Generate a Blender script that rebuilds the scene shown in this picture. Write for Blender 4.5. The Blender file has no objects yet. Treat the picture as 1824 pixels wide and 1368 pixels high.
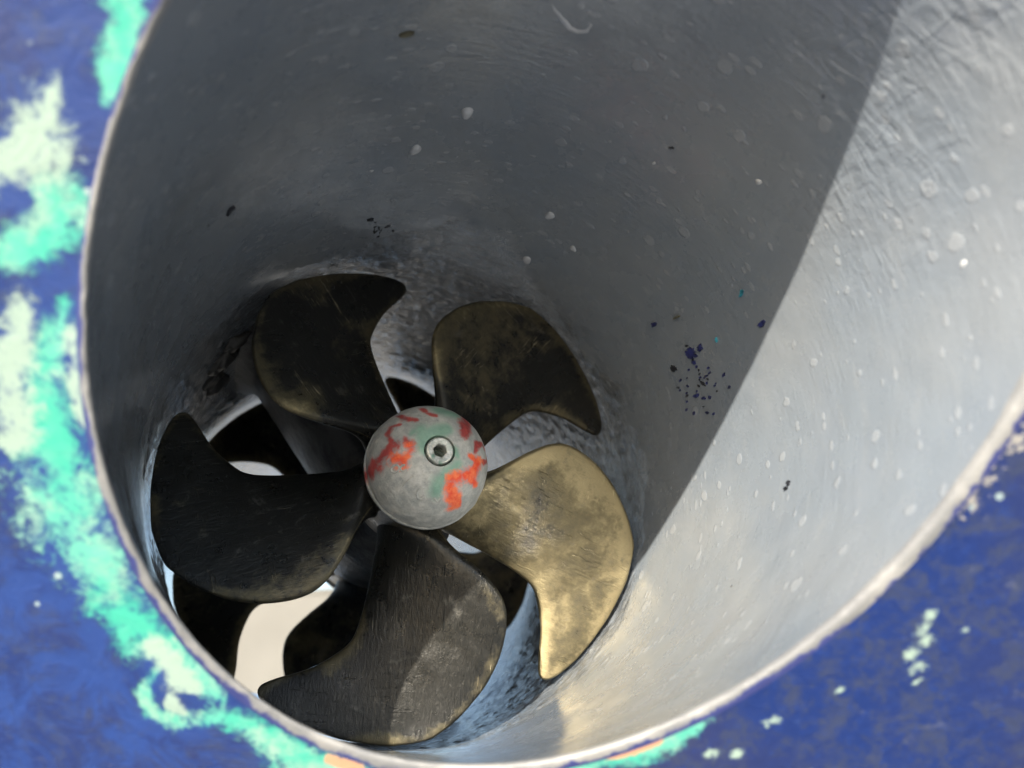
import bpy, bmesh, math, random
import numpy as np
from mathutils import Matrix, Vector, noise

# ------------------------------------------------------------------ camera, sky, sun, exposure
S = 0.125                      # tunnel radius in metres; lengths below are in tunnel radii
scene = bpy.context.scene
col = scene.collection

cam_d = bpy.data.cameras.new("camera")
cam = bpy.data.objects.new("camera", cam_d)
col.objects.link(cam)
right = Vector((0.94579362, -0.30488428, -0.11189282))
up = Vector((0.0, -0.34453125, 0.93877485))
fwd = Vector((0.32476827, 0.88788726, 0.32585546))
loc = Vector((-0.75546356, -3.33328240, -0.80771386)) * S
m3 = Matrix((right, up, -fwd)).transposed()
cam.matrix_world = Matrix.Translation(loc) @ m3.to_4x4()
cam_d.sensor_width = 36.0
cam_d.lens = 30.39
cam_d.clip_start = 0.005
cam_d.clip_end = 2000.0
cam_d.dof.use_dof = True
cam_d.dof.focus_distance = 3.25 * S
cam_d.dof.aperture_fstop = 6.6
scene.camera = cam

sun_travel = Vector((0.788, 1.05, -0.616)).normalized()
to_sun = -sun_travel
world = bpy.data.worlds.new("World")
scene.world = world
world.use_nodes = True
wn = world.node_tree.nodes
wl = world.node_tree.links
bg = wn["Background"]
sky = wn.new("ShaderNodeTexSky")
sky.sky_type = 'NISHITA'
sky.sun_disc = False
sky.sun_elevation = math.asin(to_sun.z)
sky.sun_rotation = math.atan2(to_sun.x, to_sun.y)
wl.new(sky.outputs[0], bg.inputs[0])
bg.inputs[1].default_value = 0.12

sun_d = bpy.data.lights.new("sun", 'SUN')
sun_d.energy = 5.0
sun_d.angle = math.radians(0.5)
sun_d.color = (1.0, 0.895, 0.74)
sun = bpy.data.objects.new("sun", sun_d)
sun.rotation_euler = sun_travel.to_track_quat('-Z', 'Y').to_euler()
sun.location = to_sun * 5
col.objects.link(sun)

scene.view_settings.view_transform = 'Standard'
scene.view_settings.look = 'None'
scene.view_settings.gamma = 1.0
scene.view_settings.use_curve_mapping = False
scene.view_settings.exposure = 1.2

scene.cycles.adaptive_threshold = 0.02
scene.cycles.max_bounces = 8
scene.cycles.diffuse_bounces = 5
scene.cycles.glossy_bounces = 5

# ------------------------------------------------------------------ fitted layout (tunnel axis = +Y, Z up)
N0, NU, NV = 1.770, 0.464, 0.754       # mouth plane: -y = N0 + NU x + NV z
DZ = 1.471                             # distance between the two propeller discs
PITCH = 0.28
def mouth_y(x, z): return -(N0 + NU * x + NV * z)

# ------------------------------------------------------------------ helpers
random.seed(5)
def mat(name):
    m = bpy.data.materials.new(name)
    m.use_nodes = True
    nt = m.node_tree
    return m, nt, nt.nodes["Principled BSDF"]

def nd(nt, typ, **kw):
    n = nt.nodes.new(typ)
    for k, v in kw.items():
        if k.startswith("i_"):
            n.inputs[k[2:].replace("_", " ")].default_value = v
        else:
            setattr(n, k, v)
    return n

def math_n(nt, op, a, b=None, c=None, clamp=False):
    n = nt.nodes.new("ShaderNodeMath"); n.operation = op; n.use_clamp = clamp
    for i, v in enumerate((a, b, c)):
        if v is None: continue
        if isinstance(v, (int, float)): n.inputs[i].default_value = v
        else: nt.links.new(v, n.inputs[i])
    return n.outputs[0]

def sstep(nt, v, lo, hi, t0=0.0, t1=1.0):
    n = nt.nodes.new("ShaderNodeMapRange"); n.interpolation_type = 'SMOOTHSTEP'
    nt.links.new(v, n.inputs[0])
    n.inputs[1].default_value = lo; n.inputs[2].default_value = hi
    n.inputs[3].default_value = t0; n.inputs[4].default_value = t1
    return n.outputs[0]

def mixc(nt, fac, a, b, blend='MIX'):
    n = nt.nodes.new("ShaderNodeMix"); n.data_type = 'RGBA'; n.blend_type = blend
    if isinstance(fac, (int, float)): n.inputs[0].default_value = fac
    else: nt.links.new(fac, n.inputs[0])
    for i, v in ((6, a), (7, b)):
        if isinstance(v, tuple): n.inputs[i].default_value = (*v, 1.0) if len(v) == 3 else v
        else: nt.links.new(v, n.inputs[i])
    return n.outputs[2]

def noise_n(nt, vec, scale, detail=4.0, rough=0.55, dist=0.0, col_out=False):
    n = nt.nodes.new("ShaderNodeTexNoise")
    n.inputs["Scale"].default_value = scale; n.inputs["Detail"].default_value = detail
    n.inputs["Roughness"].default_value = rough; n.inputs["Distortion"].default_value = dist
    if vec is not None: nt.links.new(vec, n.inputs["Vector"])
    return n.outputs[1] if col_out else n.outputs[0]

def vmap(nt, vec, scale=(1, 1, 1), loc=(0, 0, 0), rot=(0, 0, 0)):
    n = nt.nodes.new("ShaderNodeMapping")
    n.inputs["Scale"].default_value = scale; n.inputs["Location"].default_value = loc
    n.inputs["Rotation"].default_value = rot
    nt.links.new(vec, n.inputs[0])
    return n.outputs[0]

def bump(nt, h, strength, dist, prev=None):
    n = nt.nodes.new("ShaderNodeBump")
    n.inputs["Distance"].default_value = dist
    if isinstance(strength, (int, float)): n.inputs["Strength"].default_value = strength
    else: nt.links.new(strength, n.inputs["Strength"])
    nt.links.new(h, n.inputs["Height"])
    if prev is not None: nt.links.new(prev, n.inputs["Normal"])
    return n.outputs[0]

def attr(nt, name):
    n = nt.nodes.new("ShaderNodeAttribute"); n.attribute_name = name
    return n.outputs["Fac"]

def build(name, verts, faces, m=None, parent=None, smooth=True, attrs=None, uvs=None):
    me = bpy.data.meshes.new(name)
    v = np.asarray(verts, dtype=float) * S
    me.from_pydata(v.tolist(), [], faces)
    if smooth:
        me.polygons.foreach_set("use_smooth", [True] * len(me.polygons))
    if attrs:
        for k, a in attrs.items():
            at = me.attributes.new(k, 'FLOAT', 'POINT'); at.data.foreach_set("value", np.asarray(a, dtype=np.float32))
    if uvs is not None:                        # uvs: one pair per face corner
        lay = me.uv_layers.new(name="UVMap")
        lay.data.foreach_set("uv", np.asarray(uvs, dtype=np.float32).ravel())
    me.update()
    o = bpy.data.objects.new(name, me)
    col.objects.link(o)
    if m: me.materials.append(m)
    if parent: o.parent = parent
    return o

def fix_normals(o, flip=False):
    bm = bmesh.new(); bm.from_mesh(o.data)
    bmesh.ops.recalc_face_normals(bm, faces=bm.faces)
    if flip: bmesh.ops.reverse_faces(bm, faces=bm.faces)
    bm.to_mesh(o.data); bm.free()

def empty(name, loc=(0, 0, 0)):
    o = bpy.data.objects.new(name, None); o.empty_display_size = 0.03
    o.location = Vector(loc) * S
    col.objects.link(o)
    return o

def tag(o, label=None, cat=None, group=None, kind=None):
    if label: o["label"] = label
    if cat: o["category"] = cat
    if group: o["group"] = group
    if kind: o["kind"] = kind
    return o

def lathe(profile, seg=96):
    """profile: list of (y, radius) -> verts, faces about the Y axis."""
    v, f = [], []
    n = len(profile)
    for i in range(seg):
        a = 2 * math.pi * i / seg
        for (y, r) in profile:
            v.append((r * math.cos(a), y, r * math.sin(a)))
    for i in range(seg):
        j = (i + 1) % seg
        for k in range(n - 1):
            f.append((i * n + k, i * n + k + 1, j * n + k + 1, j * n + k))
    return v, f

def stroke_field(px, pz, strokes, ragged=1.0):
    """1 on the stroke's spine, 0.5 at its half-width, falling to 0."""
    out = np.zeros_like(px)
    for pts in strokes:
        P = np.array(pts, float)
        for a, b in zip(P[:-1], P[1:]):
            d = b[:2] - a[:2]; L = d @ d + 1e-12
            t = np.clip(((px - a[0]) * d[0] + (pz - a[1]) * d[1]) / L, 0, 1)
            dist = np.hypot(px - a[0] - t * d[0], pz - a[1] - t * d[1])
            w = a[2] + t * (b[2] - a[2])
            out = np.maximum(out, np.clip(1 - dist / (2 * w), 0, 1))
    return out

# ------------------------------------------------------------------ materials
def wall_material():
    m, nt, b = mat("grey_barrier_coat")
    uv = nt.nodes.new("ShaderNodeUVMap"); uv.uv_map = "UVMap"
    U = uv.outputs[0]
    sep = nt.nodes.new("ShaderNodeSeparateXYZ"); nt.links.new(U, sep.inputs[0])
    th, yy = sep.outputs[0], sep.outputs[1]
    # colour
    big = noise_n(nt, U, 1.7, 3, 0.5)
    mid = noise_n(nt, vmap(nt, U, (3.0, 9.0, 1)), 2.2, 5, 0.6)
    c = mixc(nt, sstep(nt, big, 0.35, 0.65), (0.190, 0.224, 0.270), (0.214, 0.240, 0.274))
    c = mixc(nt, sstep(nt, mid, 0.5, 0.75, 0, 0.35), c, (0.245, 0.268, 0.295))
    # pale flecks left by water drops and paint bubbles
    def flecks(scale, thr, rad, seedloc, stretch=(1, 1, 1)):
        vm = vmap(nt, U, stretch, seedloc)
        wob = noise_n(nt, vm, scale * 1.6, 2, 0.5, col_out=True)
        mx = nt.nodes.new("ShaderNodeMix"); mx.data_type = 'VECTOR'
        mx.inputs[0].default_value = 0.02 * 14 / scale
        nt.links.new(vm, mx.inputs[4]); nt.links.new(wob, mx.inputs[5])
        vo = nt.nodes.new("ShaderNodeTexVoronoi"); vo.inputs["Scale"].default_value = scale
        nt.links.new(mx.outputs[1], vo.inputs["Vector"])
        sc = nt.nodes.new("ShaderNodeSeparateColor"); nt.links.new(vo.outputs["Color"], sc.inputs[0])
        on = math_n(nt, 'GREATER_THAN', sc.outputs[0], thr)
        r = math_n(nt, 'MULTIPLY', sc.outputs[1], rad)
        d = math_n(nt, 'SUBTRACT', r, vo.outputs["Distance"])
        return math_n(nt, 'MULTIPLY', sstep(nt, d, -0.01, 0.05), on)
    f1 = flecks(13.0, 0.58, 0.33, (3.1, 1.7, 0))
    f2 = flecks(24.0, 0.5, 0.36, (8.3, 4.7, 0), (0.7, 1.3, 1))
    fl = math_n(nt, 'MAXIMUM', f1, f2)
    c = mixc(nt, math_n(nt, 'MULTIPLY', fl, 0.38), c, (0.34, 0.365, 0.40))
    pits = flecks(9.0, 0.86, 0.10, (1.3, 7.7, 0))
    c = mixc(nt, math_n(nt, 'MULTIPLY', pits, 0.85), c, (0.05, 0.055, 0.07))
    # rubbed, dirty band where the propellers work
    warp = noise_n(nt, vmap(nt, U, (2.0, 2.0, 1)), 2.0, 4, 0.6)
    yw = math_n(nt, 'ADD', yy, math_n(nt, 'MULTIPLY', math_n(nt, 'SUBTRACT', warp, 0.5), 0.45))
    # the rough patch reaches further out at the top of the tunnel (theta about 70 degrees)
    dth = math_n(nt, 'DIVIDE', math_n(nt, 'SUBTRACT', th, 1.31), 0.34)
    patch = math_n(nt, 'EXPONENT', math_n(nt, 'MULTIPLY', math_n(nt, 'MULTIPLY', dth, dth), -1.0))
    ys = math_n(nt, 'ADD', yw, math_n(nt, 'MULTIPLY', patch, 0.34))
    band = sstep(nt, ys, -0.07, 0.0)
    grime = noise_n(nt, vmap(nt, U, (3.0, 5.0, 1)), 4.0, 7, 0.72)
    c = mixc(nt, math_n(nt, 'MULTIPLY', sstep(nt, grime, 0.47, 0.62), math_n(nt, 'MULTIPLY', band, 0.26)), c, (0.07, 0.072, 0.07))
    dy = math_n(nt, 'DIVIDE', math_n(nt, 'SUBTRACT', yw, 0.05), 0.11)
    ring = math_n(nt, 'EXPONENT', math_n(nt, 'MULTIPLY', math_n(nt, 'MULTIPLY', dy, dy), -1.0))
    ring = math_n(nt, 'MULTIPLY', ring, sstep(nt, noise_n(nt, vmap(nt, U, (6.0, 14.0, 1)), 2.4, 6, 0.7), 0.40, 0.58))
    c = mixc(nt, math_n(nt, 'MULTIPLY', ring, 0.5), c, (0.035, 0.035, 0.033))
    nt.links.new(c, b.inputs["Base Color"])
    # relief
    brush = noise_n(nt, vmap(nt, U, (3.5, 21.0, 1)), 2.0, 5, 0.65, 0.4)
    area = sstep(nt, noise_n(nt, U, 2.6, 3, 0.5), 0.40, 0.66, 0.15, 1.0)
    n1 = bump(nt, brush, math_n(nt, 'MULTIPLY', area, 0.42), 0.0008)
    peel = noise_n(nt, vmap(nt, U, (1.5, 0.75, 1), (0, 0, 0), (0, 0, 0.5)), 13.0, 2, 0.45, 0.9)
    peel2 = noise_n(nt, vmap(nt, U, (1.0, 3.0, 1)), 9.0, 3, 0.5, 0.8)
    dt2 = math_n(nt, 'DIVIDE', math_n(nt, 'SUBTRACT', th, 0.50), 0.42)
    pk = math_n(nt, 'EXPONENT', math_n(nt, 'MULTIPLY', math_n(nt, 'MULTIPLY', dt2, dt2), -1.0))
    outm = math_n(nt, 'MULTIPLY', sstep(nt, yy, -1.25, -1.75), pk)
    outm = math_n(nt, 'MULTIPLY', outm, sstep(nt, noise_n(nt, vmap(nt, U, (1, 1, 1), (4, 2, 0)), 4.0, 3, 0.6), 0.32, 0.60))
    n2 = bump(nt, math_n(nt, 'ADD', math_n(nt, 'MULTIPLY', peel, 0.6), math_n(nt, 'MULTIPLY', peel2, 0.6)), math_n(nt, 'ADD', math_n(nt, 'MULTIPLY', outm, 0.55), 0.04), 0.0024, n1)
    fine = noise_n(nt, U, 60.0, 4, 0.6)
    n3 = bump(nt, fine, 0.25, 0.0004, n2)
    stringy = noise_n(nt, vmap(nt, U, (2.4, 4.8, 1)), 3.2, 6, 0.7, 1.0)
    lumps = noise_n(nt, vmap(nt, U, (1.2, 0.8, 1)), 20.0, 5, 0.7, 0.8)
    rb = math_n(nt, 'ADD', math_n(nt, 'MULTIPLY', stringy, 0.7), math_n(nt, 'MULTIPLY', lumps, 0.6))
    n4 = bump(nt, rb, math_n(nt, 'MULTIPLY', band, 0.8), 0.0030, n3)
    n5 = bump(nt, fl, 0.35, 0.0005, n4)
    nt.links.new(n5, b.inputs["Normal"])
    rough = sstep(nt, noise_n(nt, U, 6.0, 4, 0.6), 0.3, 0.7, 0.20, 0.34)
    nt.links.new(math_n(nt, 'SUBTRACT', rough, math_n(nt, 'MULTIPLY', band, 0.04)), b.inputs["Roughness"])
    b.inputs["Specular IOR Level"].default_value = 0.65
    b.inputs["Coat Weight"].default_value = 1.0
    b.inputs["Coat Roughness"].default_value = 0.12
    b.inputs["Coat IOR"].default_value = 1.65
    nt.links.new(n5, b.inputs["Coat Normal"])
    return m

def lip_material():
    m, nt, b = mat("worn_lip_paint")
    tc = nt.nodes.new("ShaderNodeTexCoord"); O = tc.outputs["Object"]
    n = noise_n(nt, O, 130.0, 5, 0.65)
    n2 = noise_n(nt, O, 45.0, 3, 0.6)
    c = mixc(nt, sstep(nt, n2, 0.35, 0.65), (0.165, 0.172, 0.182), (0.245, 0.248, 0.25))
    c = mixc(nt, sstep(nt, n, 0.60, 0.70, 0, 0.5), c, (0.17, 0.175, 0.18))
    # blue antifouling creeping over the outer edge
    e = math_n(nt, 'ADD', attr(nt, "edge"), math_n(nt, 'MULTIPLY', math_n(nt, 'SUBTRACT', noise_n(nt, O, 70.0, 5, 0.65), 0.5), 1.3))
    c = mixc(nt, sstep(nt, e, 0.74, 0.92), c, (0.035, 0.045, 0.16))
    nt.links.new(c, b.inputs["Base Color"])
    n1 = bump(nt, noise_n(nt, O, 220.0, 4, 0.6), 0.5, 0.0006)
    nt.links.new(bump(nt, n2, 0.4, 0.002, n1), b.inputs["Normal"])
    b.inputs["Roughness"].default_value = 0.45
    return m

def hull_material():
    m, nt, b = mat("worn_blue_antifouling")
    tc = nt.nodes.new("ShaderNodeTexCoord"); O = tc.outputs["Object"]
    n_big = noise_n(nt, O, 9.0, 3, 0.55)
    n_mid = noise_n(nt, O, 55.0, 7, 0.72, 0.6)
    n_fin = noise_n(nt, O, 260.0, 6, 0.78)
    c = mixc(nt, sstep(nt, n_big, 0.40, 0.62), (0.008, 0.026, 0.135), (0.020, 0.030, 0.105))
    c = mixc(nt, sstep(nt, noise_n(nt, vmap(nt, O, (1, 1, 1), (5, 3, 1)), 120.0, 7, 0.75, 0.4), 0.44, 0.62, 0, 0.75), c, (0.036, 0.048, 0.094))
    c = mixc(nt, sstep(nt, n_fin, 0.53, 0.66, 0, 0.8), c, (0.012, 0.036, 0.175))
    c = mixc(nt, sstep(nt, noise_n(nt, vmap(nt, O, (1, 1, 1), (3, 1, 2)), 120.0, 5, 0.7), 0.60, 0.74, 0, 0.6), c, (0.07, 0.085, 0.14))
    c = mixc(nt, math_n(nt, 'MULTIPLY', attr(nt, 'left_haze'), sstep(nt, n_mid, 0.60, 0.42, 0.15, 0.9)), c, (0.020, 0.054, 0.22))   # bright haze over the left side, put into the paint as lighter blue
    jit = math_n(nt, 'ADD', math_n(nt, 'MULTIPLY', math_n(nt, 'SUBTRACT', n_mid, 0.5), 2.3),
                 math_n(nt, 'MULTIPLY', math_n(nt, 'SUBTRACT', n_fin, 0.5), 1.5))
    def mask(name, lo, hi, k=1.0):
        a = attr(nt, name)
        return math_n(nt, 'MULTIPLY', sstep(nt, math_n(nt, 'ADD', a, math_n(nt, 'MULTIPLY', jit, k)), lo, hi), sstep(nt, a, 0.02, 0.12))
    t = mask("turquoise", 0.30, 0.92)
    tq = mixc(nt, sstep(nt, noise_n(nt, O, 30.0, 4, 0.6), 0.40, 0.62), (0.050, 0.40, 0.30), (0.115, 0.43, 0.345))
    c = mixc(nt, t, c, tq)
    inner = math_n(nt, 'MULTIPLY', t, sstep(nt, noise_n(nt, vmap(nt, O, (1, 1, 1), (1, 5, 2)), 38.0, 6, 0.7), 0.44, 0.64, 0, 0.9))
    c = mixc(nt, inner, c, (0.29, 0.42, 0.36))
    c = mixc(nt, mask("pale", 0.32, 0.86), c, (0.30, 0.41, 0.36))
    c = mixc(nt, mask("orange", 0.40, 0.60, 0.6), c, (0.50, 0.29, 0.18))
    # chips scattered by wear
    vo = nt.nodes.new("ShaderNodeTexVoronoi"); vo.inputs["Scale"].default_value = 150.0
    nt.links.new(O, vo.inputs["Vector"])
    sc = nt.nodes.new("ShaderNodeSeparateColor"); nt.links.new(vo.outputs["Color"], sc.inputs[0])
    ch = math_n(nt, 'MULTIPLY', math_n(nt, 'GREATER_THAN', sc.outputs[0], 0.90),
                sstep(nt, math_n(nt, 'ADD', vo.outputs["Distance"], math_n(nt, 'MULTIPLY', n_fin, 0.25)), 0.36, 0.26))
    c = mixc(nt, math_n(nt, 'MULTIPLY', ch, 0.8), c, (0.32, 0.42, 0.43))
    # grey primer scraped bare beside the mouth
    c = mixc(nt, mask("bare", 0.46, 0.60, 1.0), c, (0.30, 0.295, 0.28))
    nt.links.new(c, b.inputs["Base Color"])
    n1 = bump(nt, n_fin, 0.5, 0.0005)
    n2 = bump(nt, n_mid, 0.5, 0.0015, n1)
    nt.links.new(bump(nt, math_n(nt, 'MULTIPLY', t, -1.0), 0.5, 0.0005, n2), b.inputs["Normal"])
    b.inputs["Roughness"].default_value = 0.55
    b.inputs["Specular IOR Level"].default_value = 0.35
    return m

def bronze_material():
    m, nt, b = mat("tarnished_bronze")
    tc = nt.nodes.new("ShaderNodeTexCoord"); O = tc.outputs["Object"]
    oi = nt.nodes.new("ShaderNodeObjectInfo")
    off = nt.nodes.new("ShaderNodeVectorMath"); off.operation = 'ADD'
    nt.links.new(O, off.inputs[0])
    cmb = nt.nodes.new("ShaderNodeCombineXYZ")
    rnd = math_n(nt, 'MULTIPLY', oi.outputs["Random"], 3.0)
    nt.links.new(rnd, cmb.inputs[0]); nt.links.new(rnd, cmb.inputs[2])
    nt.links.new(cmb.outputs[0], off.inputs[1])
    V = off.outputs[0]
    big = noise_n(nt, V, 22.0, 5, 0.6, 0.5)
    midn = noise_n(nt, V, 75.0, 6, 0.68, 0.3)
    finn = noise_n(nt, V, 330.0, 5, 0.7)
    f = math_n(nt, 'ADD', math_n(nt, 'MULTIPLY', big, 0.55), math_n(nt, 'ADD', math_n(nt, 'MULTIPLY', midn, 0.30), math_n(nt, 'MULTIPLY', finn, 0.15)))
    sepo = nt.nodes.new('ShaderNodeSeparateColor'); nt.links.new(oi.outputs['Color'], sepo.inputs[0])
    f = math_n(nt, 'ADD', f, math_n(nt, 'SUBTRACT', math_n(nt, 'MULTIPLY', sepo.outputs[0], 0.4), 0.2))   # each blade's lit or shaded look, put into the bronze colour
    f = math_n(nt, 'ADD', f, math_n(nt, 'MULTIPLY', attr(nt, 'wear'), 0.13))      # edges rubbed brighter
    c = mixc(nt, sstep(nt, f, 0.40, 0.54), (0.013, 0.0135, 0.0125), (0.125, 0.110, 0.070))
    c = mixc(nt, sstep(nt, f, 0.52, 0.66), c, (0.37, 0.315, 0.19))
    c = mixc(nt, sstep(nt, midn, 0.58, 0.72, 0, 0.55), c, (0.11, 0.108, 0.10))
    scr = noise_n(nt, vmap(nt, V, (55.0, 150.0, 800.0), (0, 0, 0), (0.1, 0.9, 0.1)), 1.0, 2, 0.6, 1.2)
    scr2 = noise_n(nt, vmap(nt, V, (700.0, 150.0, 50.0), (0, 0, 0), (0.1, -0.35, 0.1)), 1.0, 2, 0.6, 1.5)
    g2 = noise_n(nt, vmap(nt, V, (1, 1, 1), (0.7, 0.2, 0.4)), 30.0, 3, 0.6)
    s1 = math_n(nt, 'MULTIPLY', sstep(nt, scr, 0.60, 0.72), sstep(nt, g2, 0.50, 0.62))
    s2 = math_n(nt, 'MULTIPLY', sstep(nt, scr2, 0.60, 0.74), sstep(nt, g2, 0.46, 0.36))
    sm = math_n(nt, 'MULTIPLY', math_n(nt, 'MAXIMUM', s1, s2), math_n(nt, 'MULTIPLY', sstep(nt, big, 0.40, 0.60), sstep(nt, f, 0.34, 0.52)))
    c = mixc(nt, math_n(nt, 'MULTIPLY', sm, 0.5), c, (0.78, 0.68, 0.45))
    nt.links.new(c, b.inputs["Base Color"])
    nt.links.new(sstep(nt, f, 0.42, 0.58, 0.35, 0.95), b.inputs["Metallic"])
    nt.links.new(math_n(nt, "ADD", sstep(nt, midn, 0.35, 0.65, 0.26, 0.42), sstep(nt, f, 0.45, 0.6, 0.0, 0.2)), b.inputs["Roughness"])
    n1 = bump(nt, midn, 0.35, 0.0008)
    n2 = bump(nt, finn, 0.35, 0.0003, n1)
    arcs = noise_n(nt, vmap(nt, V, (140.0, 90.0, 620.0), (0, 0, 0), (0.05, 0.35, 0.0)), 1.0, 4, 0.7, 1.2)
    n2 = bump(nt, arcs, 0.45, 0.0006, n2)
    n3 = bump(nt, math_n(nt, 'MAXIMUM', s1, s2), 0.6, 0.0005, n2)
    nt.links.new(n3, b.inputs["Normal"])
    return m

def leg_material():
    m, nt, b = mat("grey_painted_gear_leg")
    tc = nt.nodes.new("ShaderNodeTexCoord"); O = tc.outputs["Object"]
    n = noise_n(nt, O, 60.0, 5, 0.65)
    n2 = noise_n(nt, O, 210.0, 5, 0.7)
    c = mixc(nt, sstep(nt, n, 0.4, 0.62), (0.10, 0.10, 0.10), (0.045, 0.046, 0.048))
    c = mixc(nt, sstep(nt, n2, 0.6, 0.7, 0, 0.7), c, (0.05, 0.055, 0.06))
    nt.links.new(c, b.inputs["Base Color"])
    nt.links.new(bump(nt, n2, 0.6, 0.001, bump(nt, n, 0.6, 0.003)), b.inputs["Normal"])
    b.inputs["Roughness"].default_value = 0.42
    return m

def zinc_material():
    m, nt, b = mat("oxidised_zinc")
    tc = nt.nodes.new("ShaderNodeTexCoord"); O = tc.outputs["Object"]
    n1 = noise_n(nt, O, 180.0, 6, 0.7)
    n2 = noise_n(nt, O, 600.0, 4, 0.7)
    n3 = noise_n(nt, O, 55.0, 3, 0.6)
    c = mixc(nt, sstep(nt, n1, 0.35, 0.68), (0.33, 0.35, 0.345), (0.54, 0.545, 0.52))
    c = mixc(nt, sstep(nt, n2, 0.56, 0.72, 0, 0.5), c, (0.19, 0.21, 0.20))
    jit = math_n(nt, 'ADD', math_n(nt, 'MULTIPLY', math_n(nt, 'SUBTRACT', n1, 0.5), 0.7), math_n(nt, 'MULTIPLY', math_n(nt, 'SUBTRACT', n3, 0.5), 0.5))
    def mask(name, lo, hi, k=1.0):
        a = attr(nt, name)
        return math_n(nt, 'MULTIPLY', sstep(nt, math_n(nt, 'ADD', a, math_n(nt, 'MULTIPLY', jit, k)), lo, hi), sstep(nt, a, 0.05, 0.2))
    c = mixc(nt, math_n(nt, 'MULTIPLY', mask("verdigris", 0.30, 0.95, 1.5), 0.62), c, (0.10, 0.34, 0.23))
    c = mixc(nt, math_n(nt, 'MULTIPLY', mask("red", 0.34, 0.95, 2.6), 0.9), c, mixc(nt, sstep(nt, n1, 0.4, 0.6), (0.26, 0.010, 0.013), (0.42, 0.025, 0.022)))
    c = mixc(nt, math_n(nt, 'MULTIPLY', mask("orange", 0.30, 0.85, 2.6), 0.97), c, mixc(nt, sstep(nt, n1, 0.42, 0.62), (0.80, 0.06, 0.012), (0.90, 0.19, 0.06)))
    nt.links.new(c, b.inputs["Base Color"])
    nt.links.new(bump(nt, n2, 0.6, 0.0003, bump(nt, n1, 0.8, 0.0008)), b.inputs["Normal"])
    b.inputs["Roughness"].default_value = 0.5
    b.inputs["Metallic"].default_value = 0.12
    return m

def steel_material():
    m, nt, b = mat("stainless_bolt")
    tc = nt.nodes.new("ShaderNodeTexCoord"); O = tc.outputs["Object"]
    n1 = noise_n(nt, O, 420.0, 5, 0.7)
    c = mixc(nt, sstep(nt, n1, 0.42, 0.62), (0.42, 0.45, 0.42), (0.68, 0.68, 0.65))
    c = mixc(nt, sstep(nt, noise_n(nt, O, 140.0, 3, 0.6), 0.56, 0.66, 0, 0.7), c, (0.12, 0.30, 0.21))
    nt.links.new(c, b.inputs["Base Color"])
    nt.links.new(bump(nt, n1, 0.5, 0.0003), b.inputs["Normal"])
    b.inputs["Roughness"].default_value = 0.42
    b.inputs["Metallic"].default_value = 0.45
    return m

def plain(name, colr, rough=0.6, metal=0.0, nscale=80.0, var=0.25):
    m, nt, b = mat(name)
    tc = nt.nodes.new("ShaderNodeTexCoord")
    n = noise_n(nt, tc.outputs["Object"], nscale, 4, 0.6)
    dk = tuple(x * (1 - var) for x in colr); lt = tuple(min(1, x * (1 + var)) for x in colr)
    nt.links.new(mixc(nt, sstep(nt, n, 0.35, 0.65), dk, lt), b.inputs["Base Color"])
    nt.links.new(bump(nt, n, 0.3, 0.0006), b.inputs["Normal"])
    b.inputs["Roughness"].default_value = rough; b.inputs["Metallic"].default_value = metal
    return m

M_WALL = wall_material(); M_LIP = lip_material(); M_HULL = hull_material()
M_BRONZE = bronze_material(); M_LEG = leg_material(); M_ZINC = zinc_material(); M_STEEL = steel_material()
M_HOLE = plain("bolt_socket_grime", (0.05, 0.065, 0.05), 0.5, 0.1, 500)
M_DRIP = plain("paint_drip_grey", (0.46, 0.48, 0.51), 0.2, 0.0, 200, 0.1)
M_CHIP_B = plain("blue_paint_speck", (0.018, 0.024, 0.11), 0.5, 0, 300, 0.5)
M_CHIP_D = plain("dark_paint_speck", (0.02, 0.022, 0.03), 0.5, 0, 300, 0.4)
M_CHIP_O = plain("ochre_stain", (0.10, 0.095, 0.06), 0.6, 0, 300, 0.3)
M_CHIP_T = plain("turquoise_speck", (0.03, 0.25, 0.35), 0.5, 0, 300, 0.4)
M_GROUND = plain("grey_yard", (0.14, 0.14, 0.14), 0.9, 0, 3.0, 0.12)
M_APRON = plain("pale_bounce_ground", (0.60, 0.57, 0.51), 0.9, 0, 3.0, 0.08)
M_CREAM = plain("cream_render", (0.178, 0.174, 0.160), 0.9, 0, 1.2, 0.05)
M_BLUEBAND = plain("blue_band_paint", (0.10, 0.22, 0.42), 0.7, 0, 2.0, 0.1)

# ------------------------------------------------------------------ setting beyond the tunnel
GZ = -9.0
gs = 400
tag(build("ground", [(-gs, -gs, GZ), (gs, -gs, GZ), (gs, gs, GZ), (-gs, gs, GZ)], [(0, 1, 2, 3)], M_GROUND, smooth=False), kind="structure")

tag(build("bounce_apron", [(-gs, 1.0, GZ + 0.05), (gs, 1.0, GZ + 0.05), (gs, gs, GZ + 0.05), (-gs, gs, GZ + 0.05)], [(0, 1, 2, 3)], M_APRON, smooth=False), kind="structure")  # unseen pale ground, added to bounce sunlight into the far mouth

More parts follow.
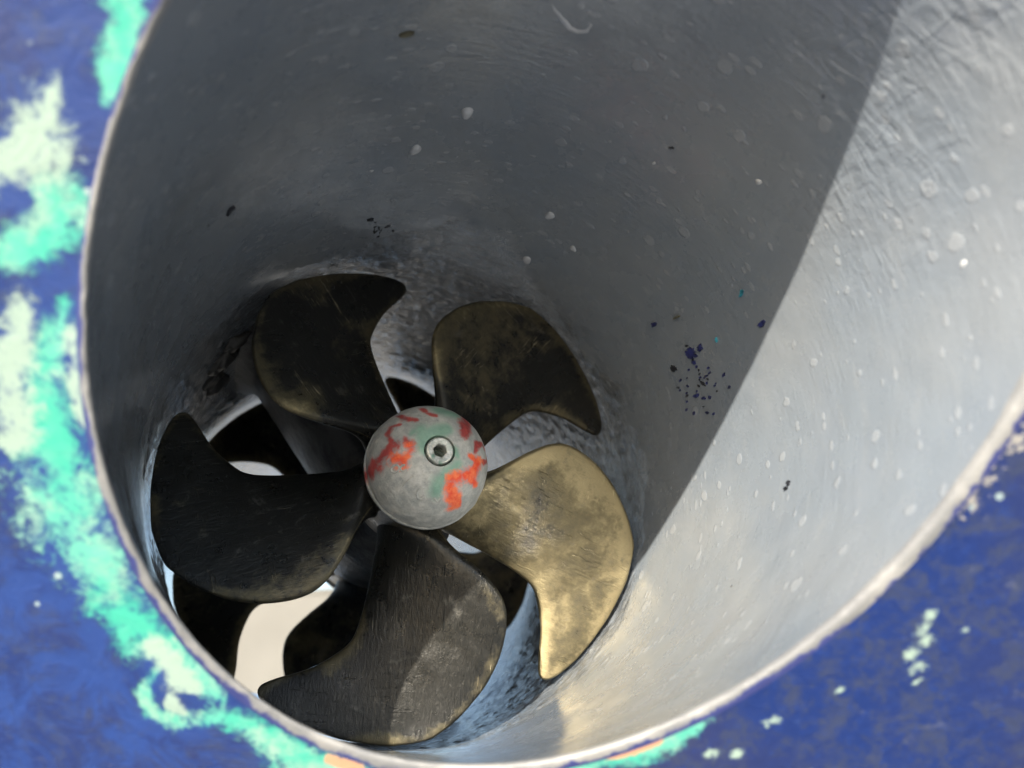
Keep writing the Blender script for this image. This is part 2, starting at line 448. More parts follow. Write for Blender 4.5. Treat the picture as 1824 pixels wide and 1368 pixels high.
def boxv(x0, x1, y0, y1, z0, z1):
    v = [(x, y, z) for x in (x0, x1) for y in (y0, y1) for z in (z0, z1)]
    f = [(0, 1, 3, 2), (4, 6, 7, 5), (0, 4, 5, 1), (2, 3, 7, 6), (0, 2, 6, 4), (1, 5, 7, 3)]
    return v, f
yw = 120
fw = empty("boundary_wall", (10, yw, GZ))
tag(fw, "blurred cream wall with a blue foot, glimpsed through the gap between the lower left blades", "wall")
v, f = boxv(-110, 90, 0, 3, 10.5, 23.0)
build("wall_face", v, f, M_CREAM, fw, False)
v, f = boxv(-110, 90, -0.15, 2.9, 0, 10.5)
build("wall_foot", v, f, M_BLUEBAND, fw, False)
v, f = boxv(-110.4, 90.4, -0.3, 3.3, 23.0, 23.5)
build("coping", v, f, M_CREAM, fw, False)

# ------------------------------------------------------------------ the hull with its tunnel
hull = empty("boat_hull", (0, 0, 0))
tag(hull, "grey painted round tunnel through a boat hull with worn blue and turquoise antifouling", "boat hull")

def FLA(a):                                   # slight flare of the mouth on the left
    d = (a - 2.85 + math.pi) % (2 * math.pi) - math.pi
    return 0.036 * math.exp(-(d / 0.80) ** 2)
def FRA(a):                                   # lip fillet radius: tight on the left, full elsewhere
    d = (a - 2.75 + math.pi) % (2 * math.pi) - math.pi
    return 0.034 - 0.015 * math.exp(-(d / 0.85) ** 2)
NT = 384
angs = [2 * math.pi * i / NT - math.radians(135) for i in range(NT + 1)]   # seam at the hidden lower left

def lip_wobble(a):
    return 0.006 * noise.noise((math.cos(a) * 9, math.sin(a) * 9, 0.3)) + 0.005 * noise.noise((math.cos(a) * 26, math.sin(a) * 26, 4.1))

# tunnel tube: rows are packed where the rough band round the propellers needs relief
NTT = 720
angs_t = [2 * math.pi * i / NTT - math.radians(135) for i in range(NTT + 1)]
N_A, N_B, N_C = 110, 170, 40
YA, YB = -0.50, 1.35
NY = N_A + N_B + N_C
tv, tf, tuv = [], [], []
grid_uv = []
nz = noise.noise
for i, a in enumerate(angs_t):
    ca, sa = math.cos(a), math.sin(a)
    y0 = mouth_y(ca, sa) + FRA(a) + lip_wobble(a)
    y1 = DZ + (N0 + NU * ca + NV * sa) - FRA(a)
    top_patch = 0.34 * math.exp(-((a - 1.31) / 0.34) ** 2)
    for j in range(NY + 1):
        if j < N_A: y = y0 + (YA - y0) * j / N_A
        elif j < N_A + N_B: y = YA + (YB - YA) * (j - N_A) / N_B
        else: y = YB + (y1 - YB) * (j - N_A - N_B) / N_C
        fade = min(1, (y - y0) * 6) * min(1, (y1 - y) * 6)
        r = 1.0 + fade * (0.006 * nz((ca * 3, y * 1.6, sa * 3)) + 0.0018 * nz((ca * 11, y * 9, sa * 11)))
        r += FLA(a) * max(0.0, 1 - (y - y0) / 0.7) ** 2
        if YA < y < 1.6:
            edge = y + top_patch + 0.16 * nz((ca * 4, y * 4, sa * 4)) + 0.05 * nz((ca * 15, y * 15, sa * 15))
            k = min(1, max(0, (edge + 0.03) / 0.10)) * min(1, max(0, (1.5 - y) / 0.4))
            if k > 0:
                st = nz((a * 9 + 3, y * 20, 1.7 + 2 * nz((ca * 3, y * 3, sa * 3))))
                lm = nz((ca * 26, y * 17, sa * 26)) + 0.5 * nz((ca * 55, y * 34, sa * 55))
                r -= k * (0.005 + 0.0065 * abs(st) + 0.0036 * lm)
        tv.append((r * ca, y, r * sa))
        grid_uv.append((a, y))
for i in range(NTT):
    for j in range(NY):
        q = (i * (NY + 1) + j, (i + 1) * (NY + 1) + j, (i + 1) * (NY + 1) + j + 1, i * (NY + 1) + j + 1)
        tf.append(q)
        tuv += [grid_uv[k] for k in q]
tunnel = build("thruster_tunnel", tv, tf, M_WALL, hull, uvs=tuv)

# rounded lip and outer skin (near side), mirrored for the far side
def lip_and_skin(side):
    NL = 10
    lv, le = [], []
    nl = NL + 1
    for a in angs[:-1]:
        ca, sa = math.cos(a), math.sin(a)
        wob = lip_wobble(a)
        slope = NU * ca + NV * sa                        # hull slope along the radius
        FR = FRA(a); R1 = 1.0 + FLA(a)
        y_in = mouth_y(ca, sa) + FR + wob
        # quadratic curve from the wall (axial tangent) to the hull plane (radial tangent)
        p0 = (R1, y_in); ctrl = (R1, y_in - FR - 0.004); ro = R1 + FR * 1.05
        p2 = (ro, mouth_y(ro * ca, ro * sa))
        for k in range(nl):
            t = k / NL
            r = (1 - t) ** 2 * p0[0] + 2 * t * (1 - t) * ctrl[0] + t * t * p2[0]
            y = (1 - t) ** 2 * p0[1] + 2 * t * (1 - t) * ctrl[1] + t * t * p2[1]
            b_ = 0.0035 * math.sin(math.pi * t) * noise.noise((ca * 38, sa * 38, t * 2.0))
            r += b_; y -= b_
            if side > 0: y = DZ - y
            lv.append((r * ca, y, r * sa)); le.append(t)
    lf = []
    for i in range(NT):
        j = (i + 1) % NT
        for k in range(NL):
            q = (i * nl + k, i * nl + k + 1, j * nl + k + 1, j * nl + k)
            lf.append(q if side < 0 else q[::-1])
    lip = build("mouth_lip" if side < 0 else "far_mouth_lip", lv, lf, M_LIP, hull, attrs={"edge": le})
    # skin
    radii = [1.0525 + 0.010 * k for k in range(60)]
    while radii[-1] < 4.3: radii.append(radii[-1] * 1.06)
    NS = 360 if side < 0 else 120
    if side > 0: radii = radii[::6] + [4.3]
    sv = []
    for i in range(NS):
        a = 2 * math.pi * i / NS
        ca, sa = math.cos(a), math.sin(a)
        dr = FLA(a) + FRA(a) * 1.05 - 0.0525
        for r in radii:
            r = r + dr * max(0.0, 1 - (r - 1.0525) / 0.6)
            k = 0.022 * max(0, r - 1.05) ** 2
            y = mouth_y(r * ca, r * sa) + k
            if r > 1.0525 + dr + 0.004:
                y += 0.004 * noise.noise((r * ca * 4, r * sa * 4, 7.0))
            if side > 0: y = DZ - y
            sv.append((r * ca, y, r * sa))
    n = len(radii)
    sf = []
    for i in range(NS):
        j = (i + 1) % NS
        for k in range(n - 1):
            q = (i * n + k, i * n + k + 1, j * n + k + 1, j * n + k)
            sf.append(q if side < 0 else q[::-1])
    A = np.array(sv)
    HULL = [('t', [(-0.919, 0.63, 0.044), (-0.932, 0.564, 0.042), (-0.948, 0.505, 0.034), (-0.973, 0.446, 0.015)]), ('p', [(-1.079, 0.479, 0.027), (-1.106, 0.419, 0.062), (-1.149, 0.379, 0.055), (-1.197, 0.367, 0.046)]), ('t', [(-1.118, 0.327, 0.026), (-1.079, 0.283, 0.045), (-1.112, 0.239, 0.052), (-1.172, 0.227, 0.036)]), ('t', [(-1.077, 0.113, 0.021), (-1.105, 0.054, 0.049), (-1.141, -0.027, 0.077), (-1.124, -0.14, 0.08), (-1.092, -0.259, 0.084), (-1.058, -0.358, 0.078), (-0.998, -0.489, 0.061), (-0.907, -0.589, 0.052), (-0.828, -0.676, 0.038), (-0.74, -0.76, 0.018)]), ('p', [(-1.169, 0.105, 0.037), (-1.201, 0.014, 0.066), (-1.198, -0.107, 0.046)]), ('p', [(-1.068, 0.06, 0.019), (-1.061, -0.037, 0.024), (-1.046, -0.116, 0.017)]), ('p', [(-0.901, -0.615, 0.031), (-0.855, -0.686, 0.038), (-0.801, -0.726, 0.02)]), ('t', [(-0.889, -0.676, 0.013), (-0.927, -0.711, 0.016), (-0.918, -0.766, 0.018), (-0.843, -0.802, 0.023), (-0.733, -0.802, 0.023), (-0.664, -0.83, 0.033), (-0.594, -0.894, 0.044), (-0.495, -0.961, 0.045), (-0.339, -1.05, 0.039)]), ('p', [(-0.856, -0.733, 0.011), (-0.87, -0.758, 0.016), (-0.829, -0.783, 0.01)]), ('t', [(0.045, -1.066, 0.037), (0.147, -1.03, 0.034), (0.263, -1.007, 0.039), (0.349, -0.979, 0.041), (0.404, -0.956, 0.018)]), ('o', [(-0.475, -0.938, 0.011), (-0.398, -0.969, 0.01)]), ('o', [(0.204, -1.014, 0.011), (0.262, -1.0, 0.013), (0.319, -0.989, 0.006)])]
    DOTS = [(0.871, -0.763, 0.013), (0.87, -0.792, 0.01), (0.882, -0.82, 0.013), (0.856, -0.848, 0.014), (0.876, -0.885, 0.014), (0.884, -0.915, 0.005), (1.049, -0.868, 0.005), (0.962, -0.803, 0.004), (1.03, -0.911, 0.004), (0.713, -0.91, 0.006), (0.624, -0.974, 0.006), (0.571, -0.965, 0.01), (0.443, -1.031, 0.01), (0.505, -1.038, 0.006), (0.801, -1.043, 0.004), (1.065, -1.054, 0.005)]
    # further wear of the same kind all round the mouth, outside the picture
    more_t = [[(-1.3, 0.9, 0.08), (-1.5, 0.5, 0.12), (-1.7, 0.0, 0.09)], [(-1.2, -1.1, 0.09), (-0.7, -1.5, 0.12), (0.1, -1.6, 0.07)],
              [(-0.5, 1.15, 0.06), (0.2, 1.35, 0.08)], [(1.3, 0.3, 0.07), (1.35, -0.2, 0.05)], [(1.6, -1.2, 0.1), (1.2, -1.7, 0.08)]]
    g = {k: [s for kk, s in HULL if kk == k] for k in 'tpo'}
    turq = stroke_field(A[:, 0], A[:, 2], g['t'] + more_t)
    pale = stroke_field(A[:, 0], A[:, 2], g['p'] + [[(x, z, w), (x + 0.004, z - 0.003, w)] for x, z, w in DOTS])
    orange = stroke_field(A[:, 0], A[:, 2], g['o'])
    rr = np.hypot(A[:, 0], A[:, 2]); th = np.arctan2(A[:, 2], A[:, 0])
    bare = np.clip(0.50 - (rr - 1.03) / 0.22, 0, 1) * np.exp(-((th + 0.45) / 0.35) ** 2)
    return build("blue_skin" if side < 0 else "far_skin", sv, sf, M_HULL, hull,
                 attrs={"turquoise": turq, "pale": pale, "orange": orange, "bare": bare, "left_haze": np.clip((-0.45 - A[:, 0] - 0.25 * A[:, 2]) / 0.7, 0, 1) * np.clip((3.0 - rr) / 1.0, 0, 1)})
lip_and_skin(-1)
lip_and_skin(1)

# hardened paint drips and flecks stuck to the tunnel wall
def wall_frame(deg, y):
    a = math.radians(deg)
    n = Vector((-math.cos(a), 0, -math.sin(a)))
    t = Vector((-math.sin(a), 0, math.cos(a)))
    return Vector((math.cos(a), y, math.sin(a))), n, t, Vector((0, 1, 0))

DRIPS = [(87.7, -1.035, 13), (95.1, -0.811, 13), (61.8, -0.627, 12), (53.2, -0.523, 9), (60.5, -0.286, 12), (94.3, -0.106, 5), (103.0, -0.691, 5), (2.6, -1.873, 6), (49.1, -1.278, 5), (50.8, -1.167, 6), (34.1, -1.411, 6)]
for deg, y, w in DRIPS:
    p, n, t, ax = wall_frame(deg, y)
    R = w / 560.0
    lean = random.uniform(-0.3, 0.3)
    rings, seg = 6, 18
    v = []; f = []
    ph = random.uniform(0, 6)
    for i in range(rings + 1):
        q = i / rings
        for s_ in range(seg):
            an = 2 * math.pi * s_ / seg
            rad = R * q * (1 + 0.13 * math.sin(an * 2 + ph) + 0.09 * math.sin(an * 3 + 2 * ph))
            hgt = R * 0.62 * math.sqrt(max(0, 1 - q * q)) - 0.004
            v.append(p + t * (rad * math.cos(an) + lean * hgt) + ax * (rad * 1.25 * math.sin(an) ) + n * hgt)
    for i in range(rings):
        for s_ in range(seg):
            s2 = (s_ + 1) % seg
            f.append((i * seg + s_, i * seg + s2, (i + 1) * seg + s2, (i + 1) * seg + s_))
    o = build("paint_drip", [tuple(x) for x in v], f, M_DRIP, tunnel)

CHIPS = [(17.1, -0.666, 14, 0), (16.9, -0.731, 8, 0), (16.9, -0.519, 9, 1), (15.2, -0.66, 5, 0), (20.6, -1.07, 7, 3), (13.2, -1.09, 8, 0), (27.7, -0.553, 7, 0), (10.1, -0.662, 7, 1), (11.2, -0.725, 4, 0), (8.7, -0.59, 6, 0), (9.8, -0.537, 4, 1), (9.0, -0.8, 5, 0), (6.6, -0.675, 4, 0), (100.0, -0.347, 8, 1), (97.3, -0.274, 7, 1), (95.4, -0.285, 6, 1), (93.7, -0.248, 5, 1), (97.9, -0.244, 6, 1), (103.8, -1.393, 15, 2), (25.5, -0.695, 9, 2), (16.2, -0.839, 5, 3), (-19.0, -1.065, 4, 1), (-18.1, -1.078, 5, 1), (4.0, -0.63, 4, 0), (135.3, -0.814, 9, 1), (50.1, -1.268, 6, 1), (6.1, -0.809, 4, 0)]
rc = random.Random(11)
for k in range(34):
    CHIPS.append((rc.gauss(10.5, 2.6), rc.gauss(-0.66, 0.07), rc.uniform(1.6, 3.6), rc.choice((0, 0, 1))))
for k in range(9):
    CHIPS.append((rc.gauss(97, 2.0), rc.gauss(-0.28, 0.04), rc.uniform(1.8, 3.5), 1))
for deg, y, w, kind in CHIPS:
    p, n, t, ax = wall_frame(deg, y)
    R = w / 640.0
    seg = 30; v = []; ph = random.uniform(0, 6); tilt = random.uniform(0, math.pi)
    asp = random.uniform(0.3, 0.6) if kind != 0 else random.uniform(0.45, 0.85)
    if kind == 2: asp, tilt = 0.28, (0.1 if w > 12 else 1.3)
    for lay, hh in ((1.0, -0.006), (0.9, 0.0065)):
        for s_ in range(seg):
            an = 2 * math.pi * s_ / seg
            rad = R * lay * max(0.25, 1 + (0.55 if kind != 2 else 0.1) * (noise.noise((math.cos(an) * 1.6 + ph * 7, math.sin(an) * 1.6, ph)) * 1.5 + noise.noise((math.cos(an) * 4.5 + ph * 3, math.sin(an) * 4.5, ph)) * 1.2))
            lx, ly = rad * math.cos(an), rad * asp * math.sin(an)
            qx = lx * math.cos(tilt) - ly * math.sin(tilt); qy = lx * math.sin(tilt) + ly * math.cos(tilt)
            # follow the curve of the wall
            sag = 0.5 * qx * qx
            v.append(p + t * qx + ax * qy * 1.5 + n * (hh + sag))
    f = [tuple(range(seg, 2 * seg))]
    for s_ in range(seg):
        s2 = (s_ + 1) % seg
        f.append((s_, s2, seg + s2, seg + s_))
    o = build("paint_fleck", [tuple(x) for x in v], f, (M_CHIP_B, M_CHIP_D, M_CHIP_O, M_CHIP_T)[kind], tunnel, smooth=False)
    fix_normals(o)

def ridge(pts, rad, m_):
    V, F, n_ = [], [], 8
    for i, (deg, y) in enumerate(pts):
        p, n, t, ax = wall_frame(deg, y)
        d0 = pts[max(0, i - 1)]; d1 = pts[min(len(pts) - 1, i + 1)]
        tang = (wall_frame(*d1)[0] - wall_frame(*d0)[0]).normalized()
        sd = tang.cross(n).normalized()
        rr_ = rad * math.sin(math.pi * (i + 0.5) / len(pts)) ** 0.5
        for k in range(n_):
            an = 2 * math.pi * k / n_
            V.append(tuple(p - n * 0.003 + sd * rr_ * math.cos(an) + n * rr_ * 0.8 * math.sin(an) + n * 0.0))
    for i in range(len(pts) - 1):
        for k in range(n_):
            k2 = (k + 1) % n_
            F.append((i * n_ + k, i * n_ + k2, (i + 1) * n_ + k2, (i + 1) * n_ + k))
    o = build("paint_ridge", V, F, m_, tunnel); fix_normals(o)
ridge([(3.9, -1.175), (4.5, -1.2), (4.6, -1.225), (4.3, -1.249), (3.8, -1.272), (3.1, -1.291), (2.3, -1.308), (1.5, -1.32), (0.4, -1.329)], 0.0045, M_DRIP)
ridge([(81.8, -1.57), (80.5, -1.545), (79.0, -1.525), (78.0, -1.515), (77.0, -1.500), (75.5, -1.498), (74.2, -1.512), (74.0, -1.54), (75.4, -1.553), (77.0, -1.548)], 0.012, M_DRIP)

# ------------------------------------------------------------------ gear leg between the propellers
leg = empty("thruster_gear_leg", (0, DZ / 2, 0))
tag(leg, "grey painted gear housing and strut between the front and rear propellers", "gear leg")
prof = [(-0.56, 0.0), (-0.56, 0.15), (-0.53, 0.19), (-0.44, 0.215), (-0.36, 0.25), (-0.25, 0.29), (-0.1, 0.305), (0.1, 0.305), (0.25, 0.29), (0.36, 0.25), (0.44, 0.215), (0.53, 0.19), (0.56, 0.15), (0.56, 0.0)]
pp = []
for (y0, r0), (y1, r1) in zip(prof[:-1], prof[1:]):
    for k in range(4):
        t = k / 4; pp.append((y0 + (y1 - y0) * t, r0 + (r1 - r0) * t))
pp.append(prof[-1])
v, f = lathe(pp, 72)
v = [(x * (1 + 0.02 * noise.noise((x * 7, y * 7, z * 7))), y, z * (1 + 0.02 * noise.noise((x * 7, y * 7, z * 7)))) for x, y, z in v]
o = build("gear_housing", v, f, M_LEG, leg); fix_normals(o)
# streamlined strut rising to the upper left wall
LA = math.radians(120)
ld = Vector((math.cos(LA), 0, math.sin(LA))); lt = Vector((-math.sin(LA), 0, math.cos(LA)))
v = []; f = []
sec = 40; levels = 28
for i in range(levels + 1):
    q = i / levels; r = 0.1 + q * 0.92
    flare = 1 + 0.75 * max(0, (r - 0.86) / 0.16) ** 2 + 0.35 * max(0, (0.42 - r) / 0.3) ** 2
    for s_ in range(sec):
        an = 2 * math.pi * s_ / sec
        cx, sy = math.cos(an), math.sin(an)
        hw = 0.158 * flare * (abs(cx) ** 0.9) * (1 if cx > 0 else -1)
        hc = 0.36 * flare * sy
        pt = ld * r + lt * hw
        jit = 1 + 0.015 * noise.noise((pt.x * 9, hc * 9, pt.z * 9))
        v.append((pt.x * jit, hc * jit, pt.z * jit))
for i in range(levels):
    for s_ in range(sec):
        s2 = (s_ + 1) % sec
        f.append((i * sec + s_, i * sec + s2, (i + 1) * sec + s2, (i + 1) * sec + s_))
o = build("strut", v, f, M_LEG, leg); fix_normals(o)
# filler beads smeared round the foot of the strut
for k, (dx, dy, rr) in enumerate([(0.30, -0.34, 0.055), (0.36, -0.22, 0.045), (0.22, -0.42, 0.05), (-0.30, -0.25, 0.05), (0.33, -0.08, 0.05)]):
    a = LA + dx
    c0 = Vector((math.cos(a), 0, math.sin(a))) * 0.985 + Vector((0, dy, 0))
    bm = bmesh.new(); bmesh.ops.create_icosphere(bm, subdivisions=3, radius=1)
    vv = []
    for w_ in bm.verts:
        d = w_.co
        s_ = rr * (1 + 0.5 * noise.noise(d * 1.7 + Vector((k * 3.1, 0, 0))))
        n = Vector((math.cos(a), 0, math.sin(a))); t = Vector((-n.z, 0, n.x))
        vv.append(tuple(c0 + n * d.x * s_ * 0.5 + t * d.y * s_ * 1.4 + Vector((0, 1, 0)) * d.z * s_))
    ff = [tuple(q.index for q in fc.verts) for fc in bm.faces]; bm.free()
    build("filler_bead", vv, ff, M_LEG, leg)

# ------------------------------------------------------------------ propellers
CW = [(0.16, 27), (0.30, 22.5), (0.40, 19), (0.50, 17), (0.60, 16.3), (0.66, 17.2), (0.72, 20.2), (0.80, 25), (0.86, 29), (0.90, 31.2), (0.93, 32.2), (0.955, 31.5), (0.97, 29), (0.978, 24)]
CC = [(0.16, -16), (0.30, -25.5), (0.36, -29.5), (0.42, -32.5), (0.50, -34.6), (0.55, -35), (0.60, -34.2), (0.65, -32.2), (0.70, -29.3), (0.75, -26), (0.80, -22), (0.85, -17.8), (0.90, -13), (0.94, -8.7), (0.965, -5), (0.978, 2)]
def curve(tab, r):
    # smooth interpolation (Catmull-Rom in r)
    xs = [q[0] for q in tab]; ys = [q[1] for q in tab]
    r = min(max(r, xs[0]), xs[-1])
    i = max(k for k in range(len(xs) - 1) if xs[k] <= r)
    def sl(k):
        if k == 0: return (ys[1] - ys[0]) / (xs[1] - xs[0])
        if k == len(xs) - 1: return (ys[-1] - ys[-2]) / (xs[-1] - xs[-2])
        return (ys[k + 1] - ys[k - 1]) / (xs[k + 1] - xs[k - 1])
    h = xs[i + 1] - xs[i]; t = (r - xs[i]) / h
    return ((2 * t ** 3 - 3 * t * t + 1) * ys[i] + (t ** 3 - 2 * t * t + t) * h * sl(i) + (-2 * t ** 3 + 3 * t * t) * ys[i + 1] + (t ** 3 - t * t) * h * sl(i + 1))

def blade_mesh():
    NR, NS_ = 56, 36
    rs = [0.16 + (0.978 - 0.16) * (1 - (1 - i / NR) ** 1.5) for i in range(NR + 1)]
    front, back = [], []
    def surf(r, ph):
        return Vector((r * math.cos(-ph), PITCH * ph, r * math.sin(-ph)))
    for i, r in enumerate(rs):
        lo, hi = math.radians(curve(CC, r)), math.radians(curve(CW, r))
        q = (r - 0.16) / 0.818
        T = 0.040 * (1 - q) + 0.013 + 0.055 * math.exp(-((r - 0.19) / 0.075) ** 2)
        for s_ in range(NS_ + 1):
            u = 0.5 - 0.5 * math.cos(math.pi * s_ / NS_)
            ph = lo + (hi - lo) * u
            k = math.sqrt(max(0.0, 1 - (2 * u - 1) ** 2))
            tip = math.sqrt(max(0.0, 1 - max(0, (r - 0.90) / 0.079) ** 3))
            ht = 0.0045 + (T - 0.0045) * k ** 0.8 * (0.3 + 0.7 * tip)
            p = surf(r, ph)
            e = 1e-3
            n = (surf(r, ph + e) - surf(r, ph - e)).cross(surf(r + e, ph) - surf(r - e, ph)).normalized()
            if n.y > 0: n = -n
            camber = 0.022 * k * k
            w = 0.0025 * noise.noise((p.x * 8, p.y * 8, p.z * 8))
            front.append(p + n * (ht - camber * 0 + w)); back.append(p - n * ht)
    V = front + back; off = len(front); W = NS_ + 1
    F = []
    for i in range(NR):
        for s_ in range(NS_):
            a = i * W + s_
            F.append((a, a + 1, a + W + 1, a + W))
            F.append((off + a, off + a + W, off + a + W + 1, off + a + 1))
    # rounded rim: a mid-thickness vertex pushed outward
    border = [i * W for i in range(NR + 1)] + [NR * W + s_ for s_ in range(1, NS_ + 1)] + [i * W + NS_ for i in range(NR - 1, -1, -1)]
    mids = []
    for k, b_ in enumerate(border):
        m_ = (V[b_] + V[off + b_]) / 2
        pa, pb = V[border[max(0, k - 1)]], V[border[min(len(border) - 1, k + 1)]]
        tan = (pb - pa).normalized(); nn = (V[b_] - V[off + b_]).normalized()
        o_ = tan.cross(nn)
        cen = surf(0.62, math.radians(-2))
        if o_.dot(m_ - cen) < 0: o_ = -o_
        mids.append(m_ + o_ * 0.004 * (1 + 0.6 * noise.noise(m_ * 14)))
    base = len(V); V = V + mids
    for k in range(len(border) - 1):
        a, b_ = border[k], border[k + 1]
        F.append((a, base + k, base + k + 1, b_)); F.append((base + k, off + a, off + b_, base + k + 1))
    NB = len(border)
    wear = [0.0] * len(V)
    for i in range(NR + 1):
        for s_ in range(W):
            u = 0.5 - 0.5 * math.cos(math.pi * s_ / NS_)
            chord = rs[i] * math.radians(curve(CW, rs[i]) - curve(CC, rs[i]))
            dist = min(u * chord, (1 - u) * chord, 0.985 - rs[i])
            w_ = math.exp(-(dist / 0.045) ** 2) * min(1, max(0, (rs[i] - 0.3) / 0.2)) + 0.45 * math.exp(-(u * chord / 0.16) ** 2) * min(1, max(0, (rs[i] - 0.35) / 0.2))
            wear[i * W + s_] = wear[off + i * W + s_] = min(1.0, w_)
    for k in range(NB): wear[base + k] = 1.0
    return [tuple(x) for x in V], F, wear

bv, bf, bw = blade_mesh()
def propeller(name, phi0, lit_tone, label):
    p = empty(name)
    tag(p, label, "propeller")
    hubprof = [(-0.215, 0.0), (-0.215, 0.19), (-0.21, 0.205), (-0.19, 0.212), (-0.10, 0.216), (0.05, 0.22), (0.17, 0.215), (0.20, 0.20), (0.205, 0.0)]
    v, f = lathe(hubprof, 96)
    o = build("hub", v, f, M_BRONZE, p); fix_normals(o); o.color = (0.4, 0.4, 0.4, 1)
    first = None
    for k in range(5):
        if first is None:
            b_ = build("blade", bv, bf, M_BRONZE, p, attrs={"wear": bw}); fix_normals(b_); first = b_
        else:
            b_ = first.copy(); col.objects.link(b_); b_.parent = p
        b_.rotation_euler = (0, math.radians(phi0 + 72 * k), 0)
        b_.color = (lit_tone[k], lit_tone[k], lit_tone[k], 1)
    return p
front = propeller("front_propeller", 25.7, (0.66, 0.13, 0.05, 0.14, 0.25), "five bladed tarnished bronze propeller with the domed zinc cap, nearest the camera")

RC, WB, HD = 0.229, 0.225, 0.225
def dome_w(x, z):
    q = min(1.0, (x * x + z * z) / (RC * RC))
    return WB + HD * math.sqrt(max(0.0, 1 - q ** 1.15))
def anode_cap(parent):
    v, f, NA, NRr = [], [], 144, 60
    r_hole = 0.058
    pr = []
    for k in range(NRr + 1):
        a = math.pi / 2 * k / NRr
        pr.append((-dome_w(RC * math.sin(a), 0), RC * math.sin(a)))
    pr = [q for q in pr if q[1] > r_hole]
    y_h = -dome_w(r_hole, 0)
    prof = [(-0.36, 0.0), (-0.36, r_hole * 0.96), (y_h + 0.006, r_hole * 0.97), (y_h, r_hole)] + pr + [(-WB + 0.012, RC), (-WB + 0.014, RC + 0.004), (-WB + 0.034, RC + 0.004), (-WB + 0.038, RC - 0.012), (-WB + 0.042, 0.17)]
    v, f = lathe(prof, NA)
    v = [(x * (1 + 0.012 * noise.noise((x * 24, y * 24, z * 24))), y - 0.0018 * noise.noise((x * 50, y * 50, z * 50 + 3)), z * (1 + 0.012 * noise.noise((x * 24, y * 24, z * 24)))) for x, y, z in v]
    A = np.array(v) / RC
    red = [[(-0.963, -0.113, .09), (-0.888, 0.004, .085), (-0.79, 0.082, .08), (-0.639, 0.177, .08)],
           [(-0.639, 0.177, .045), (-0.714, 0.282, .04), (-0.717, 0.414, .035), (-0.647, 0.523, .03), (-0.53, 0.52, .02)],
           [(-0.499, 0.217, .06), (-0.427, 0.092, .07)], [(-0.506, 0.739, .03), (-0.463, 0.622, .05), (-0.289, 0.551, .04)],
           [(-0.139, 0.798, .04), (-0.105, 0.689, .04), (0.019, 0.631, .03)], [(0.60, 0.62, .08), (0.526, 0.472, .09), (0.456, 0.305, .07)],
           [(0.598, 0.006, .03), (0.671, 0.153, .045), (0.828, 0.211, .025), (0.93, 0.08, .022), (0.92, -0.06, .022), (0.786, -0.133, .03)]]
    orange = [[(-0.48, 0.12, .04), (-0.427, 0.05, .05), (-0.473, -0.006, .04)], [(-0.655, -0.052, .055), (-0.553, -0.084, .07), (-0.49, -0.037, .045)],
              [(0.501, -0.08, .04), (0.653, -0.158, .055), (0.557, -0.289, .07), (0.389, -0.387, .08), (0.18, -0.427, .07), (0.133, -0.563, .06), (0.203, -0.677, .08), (0.338, -0.754, .04)],
              [(0.496, -0.423, .05), (0.591, -0.471, .04)]]
    green = [[(-0.257, 0.372, .14), (-0.231, 0.212, .15), (-0.279, 0.071, .12), (-0.206, -0.041, .08)], [(-0.156, 0.282, .14), (0.003, 0.314, .14), (0.154, 0.355, .10)],
             [(0.25, 0.0, .08), (0.28, -0.1, .06)], [(0.273, -0.218, .12), (0.124, -0.318, .13), (-0.015, -0.44, .14), (-0.073, -0.601, .12)], [(0.1, 0.75, .12), (0.4, 0.7, .12)], [(-0.36, 0.35, .08), (-0.42, 0.3, .05)]]
    fr = (A[:, 1] < 0).astype(float)
    fat = lambda L, k: [[(x, z, w * k) for x, z, w in st_] for st_ in L]
    at = {"red": stroke_field(A[:, 0], A[:, 2], fat(red, 1.35)) * fr, "orange": stroke_field(A[:, 0], A[:, 2], fat(orange, 1.6)) * fr, "verdigris": stroke_field(A[:, 0], A[:, 2], green) * fr}
    cap = build("anode_cap", v, f, M_ZINC, parent, attrs=at); fix_normals(cap)
    cap["label"] = "domed grey zinc anode smeared with red and orange paint and green corrosion"
    # socket head bolt
    hex_r, top = 0.0255, 0.452
    V, F, n = [], [], 48
    prof = [(0.34, 0.0499), (top - 0.008, 0.0499), (top - 0.002, 0.047), (top, 0.043), (top - 0.001, 0.034)]
    for (w, r) in prof:
        for i in range(n):
            a = 2 * math.pi * i / n
            kn = 1.0 - (0.018 if (w < top - 0.004 and i % 2) else 0)
            V.append((r * kn * math.cos(a), -w, r * kn * math.sin(a)))
    for k in range(len(prof) - 1):
        for i in range(n):
            j = (i + 1) % n
            F.append((k * n + i, k * n + j, (k + 1) * n + j, (k + 1) * n + i))
    b0 = len(V)
    def hexpt(a, R):
        s6 = math.pi / 3; q = ((a + 0.35) % s6) - s6 / 2
        return R * math.cos(s6 / 2) / math.cos(q)
    for w, R in ((top - 0.003, hex_r * 1.12), (top - 0.006, hex_r), (top - 0.05, hex_r)):
        for i in range(n):
            a = 2 * math.pi * i / n; r = hexpt(a, R)
            V.append((r * math.cos(a), -w, r * math.sin(a)))
    lastp = (len(prof) - 1) * n
    for src, dst in ((lastp, b0), (b0, b0 + n), (b0 + n, b0 + 2 * n)):
        for i in range(n):
            j = (i + 1) % n
            F.append((src + i, src + j, dst + j, dst + i))
    bo = build("socket_bolt", V, F, M_STEEL, cap, smooth=False); fix_normals(bo)
    hole = [(r * math.cos(2 * math.pi * i / n), -(top - 0.040 + 0.004 * math.sin(i)), r * math.sin(2 * math.pi * i / n)) for i in range(n) for r in [hexpt(2 * math.pi * i / n, hex_r * 0.995)]]
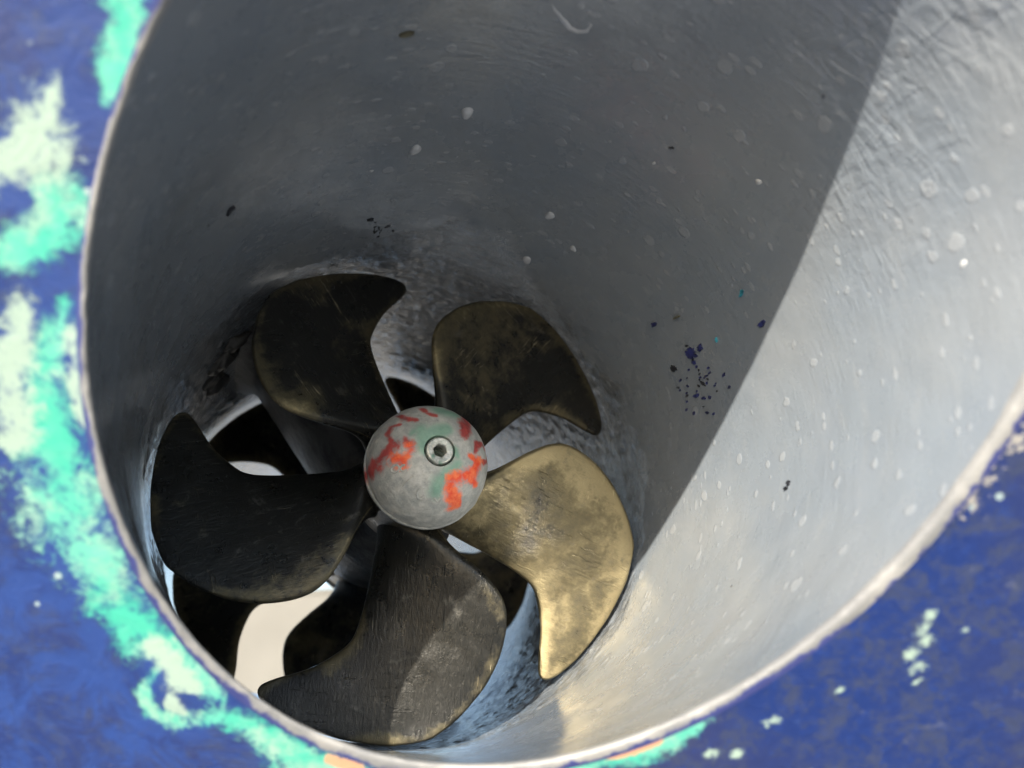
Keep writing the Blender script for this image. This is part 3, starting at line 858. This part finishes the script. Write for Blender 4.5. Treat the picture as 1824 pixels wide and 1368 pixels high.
    build("socket_floor", hole, [tuple(range(n))], M_HOLE, cap, smooth=False)
    # washer-like groove shadow ring
    # cast marks in low relief
    def tube(pts, r, closed=False):
        r *= 1.5
        P3 = [Vector((x * RC, -dome_w(x * RC, z * RC) - 0.0022, z * RC)) for x, z in pts]
        V, F, m_ = [], [], 8
        for i, p in enumerate(P3):
            a = P3[(i - 1) % len(P3)] if closed or i else P3[i]
            b = P3[(i + 1) % len(P3)] if closed or i < len(P3) - 1 else P3[i]
            t = (b - a).normalized(); up_ = p + Vector((0, WB * 0.6, 0)); up_.normalize()
            s_ = t.cross(up_).normalized()
            for k in range(m_):
                an = 2 * math.pi * k / m_
                V.append(tuple(p + s_ * r * math.cos(an) + up_ * r * 0.75 * math.sin(an)))
        L = len(P3)
        for i in range(L if closed else L - 1):
            j = (i + 1) % L
            for k in range(m_):
                k2 = (k + 1) % m_
                F.append((i * m_ + k, i * m_ + k2, j * m_ + k2, j * m_ + k))
        o = build("cast_mark", V, F, M_ZINC, cap); fix_normals(o)
        return o
    ring = lambda cx, cz, r, a0=0, a1=360, n_=20: [(cx + r * math.cos(math.radians(a0 + (a1 - a0) * i / n_)), cz + r * math.sin(math.radians(a0 + (a1 - a0) * i / n_))) for i in range(n_ + (0 if a1 - a0 == 360 else 1))]
    tube(ring(-0.674, -0.212, 0.055), 0.0026, True)
    tube(ring(-0.56, -0.225, 0.045, 60, 330), 0.0024)
    tube([(-0.567, -0.481), (-0.52, -0.435), (-0.47, -0.40), (-0.421, -0.372)], 0.0024)
    tube(ring(-0.29, -0.62, 0.075, 60, 300), 0.0026)
    tube([(-0.10, -0.69), (-0.04, -0.75), (0.01, -0.70)], 0.0022)
    return cap
anode_cap(front)

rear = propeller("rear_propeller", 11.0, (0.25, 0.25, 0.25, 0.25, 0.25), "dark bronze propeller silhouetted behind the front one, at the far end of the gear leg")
rear.location = Vector((0, DZ, 0)) * S
rear.rotation_euler = (0, 0, math.pi)
v, f = lathe([(-0.45, 0.0), (-0.448, 0.06), (-0.42, 0.12), (-0.36, 0.175), (-0.29, 0.21), (-0.22, 0.225), (-0.20, 0.21), (-0.19, 0.0)], 72)
o = build("anode_cap", v, f, M_ZINC, rear, attrs={"red": [0.0] * len(v), "orange": [0.0] * len(v), "verdigris": [0.0] * len(v)}); fix_normals(o)
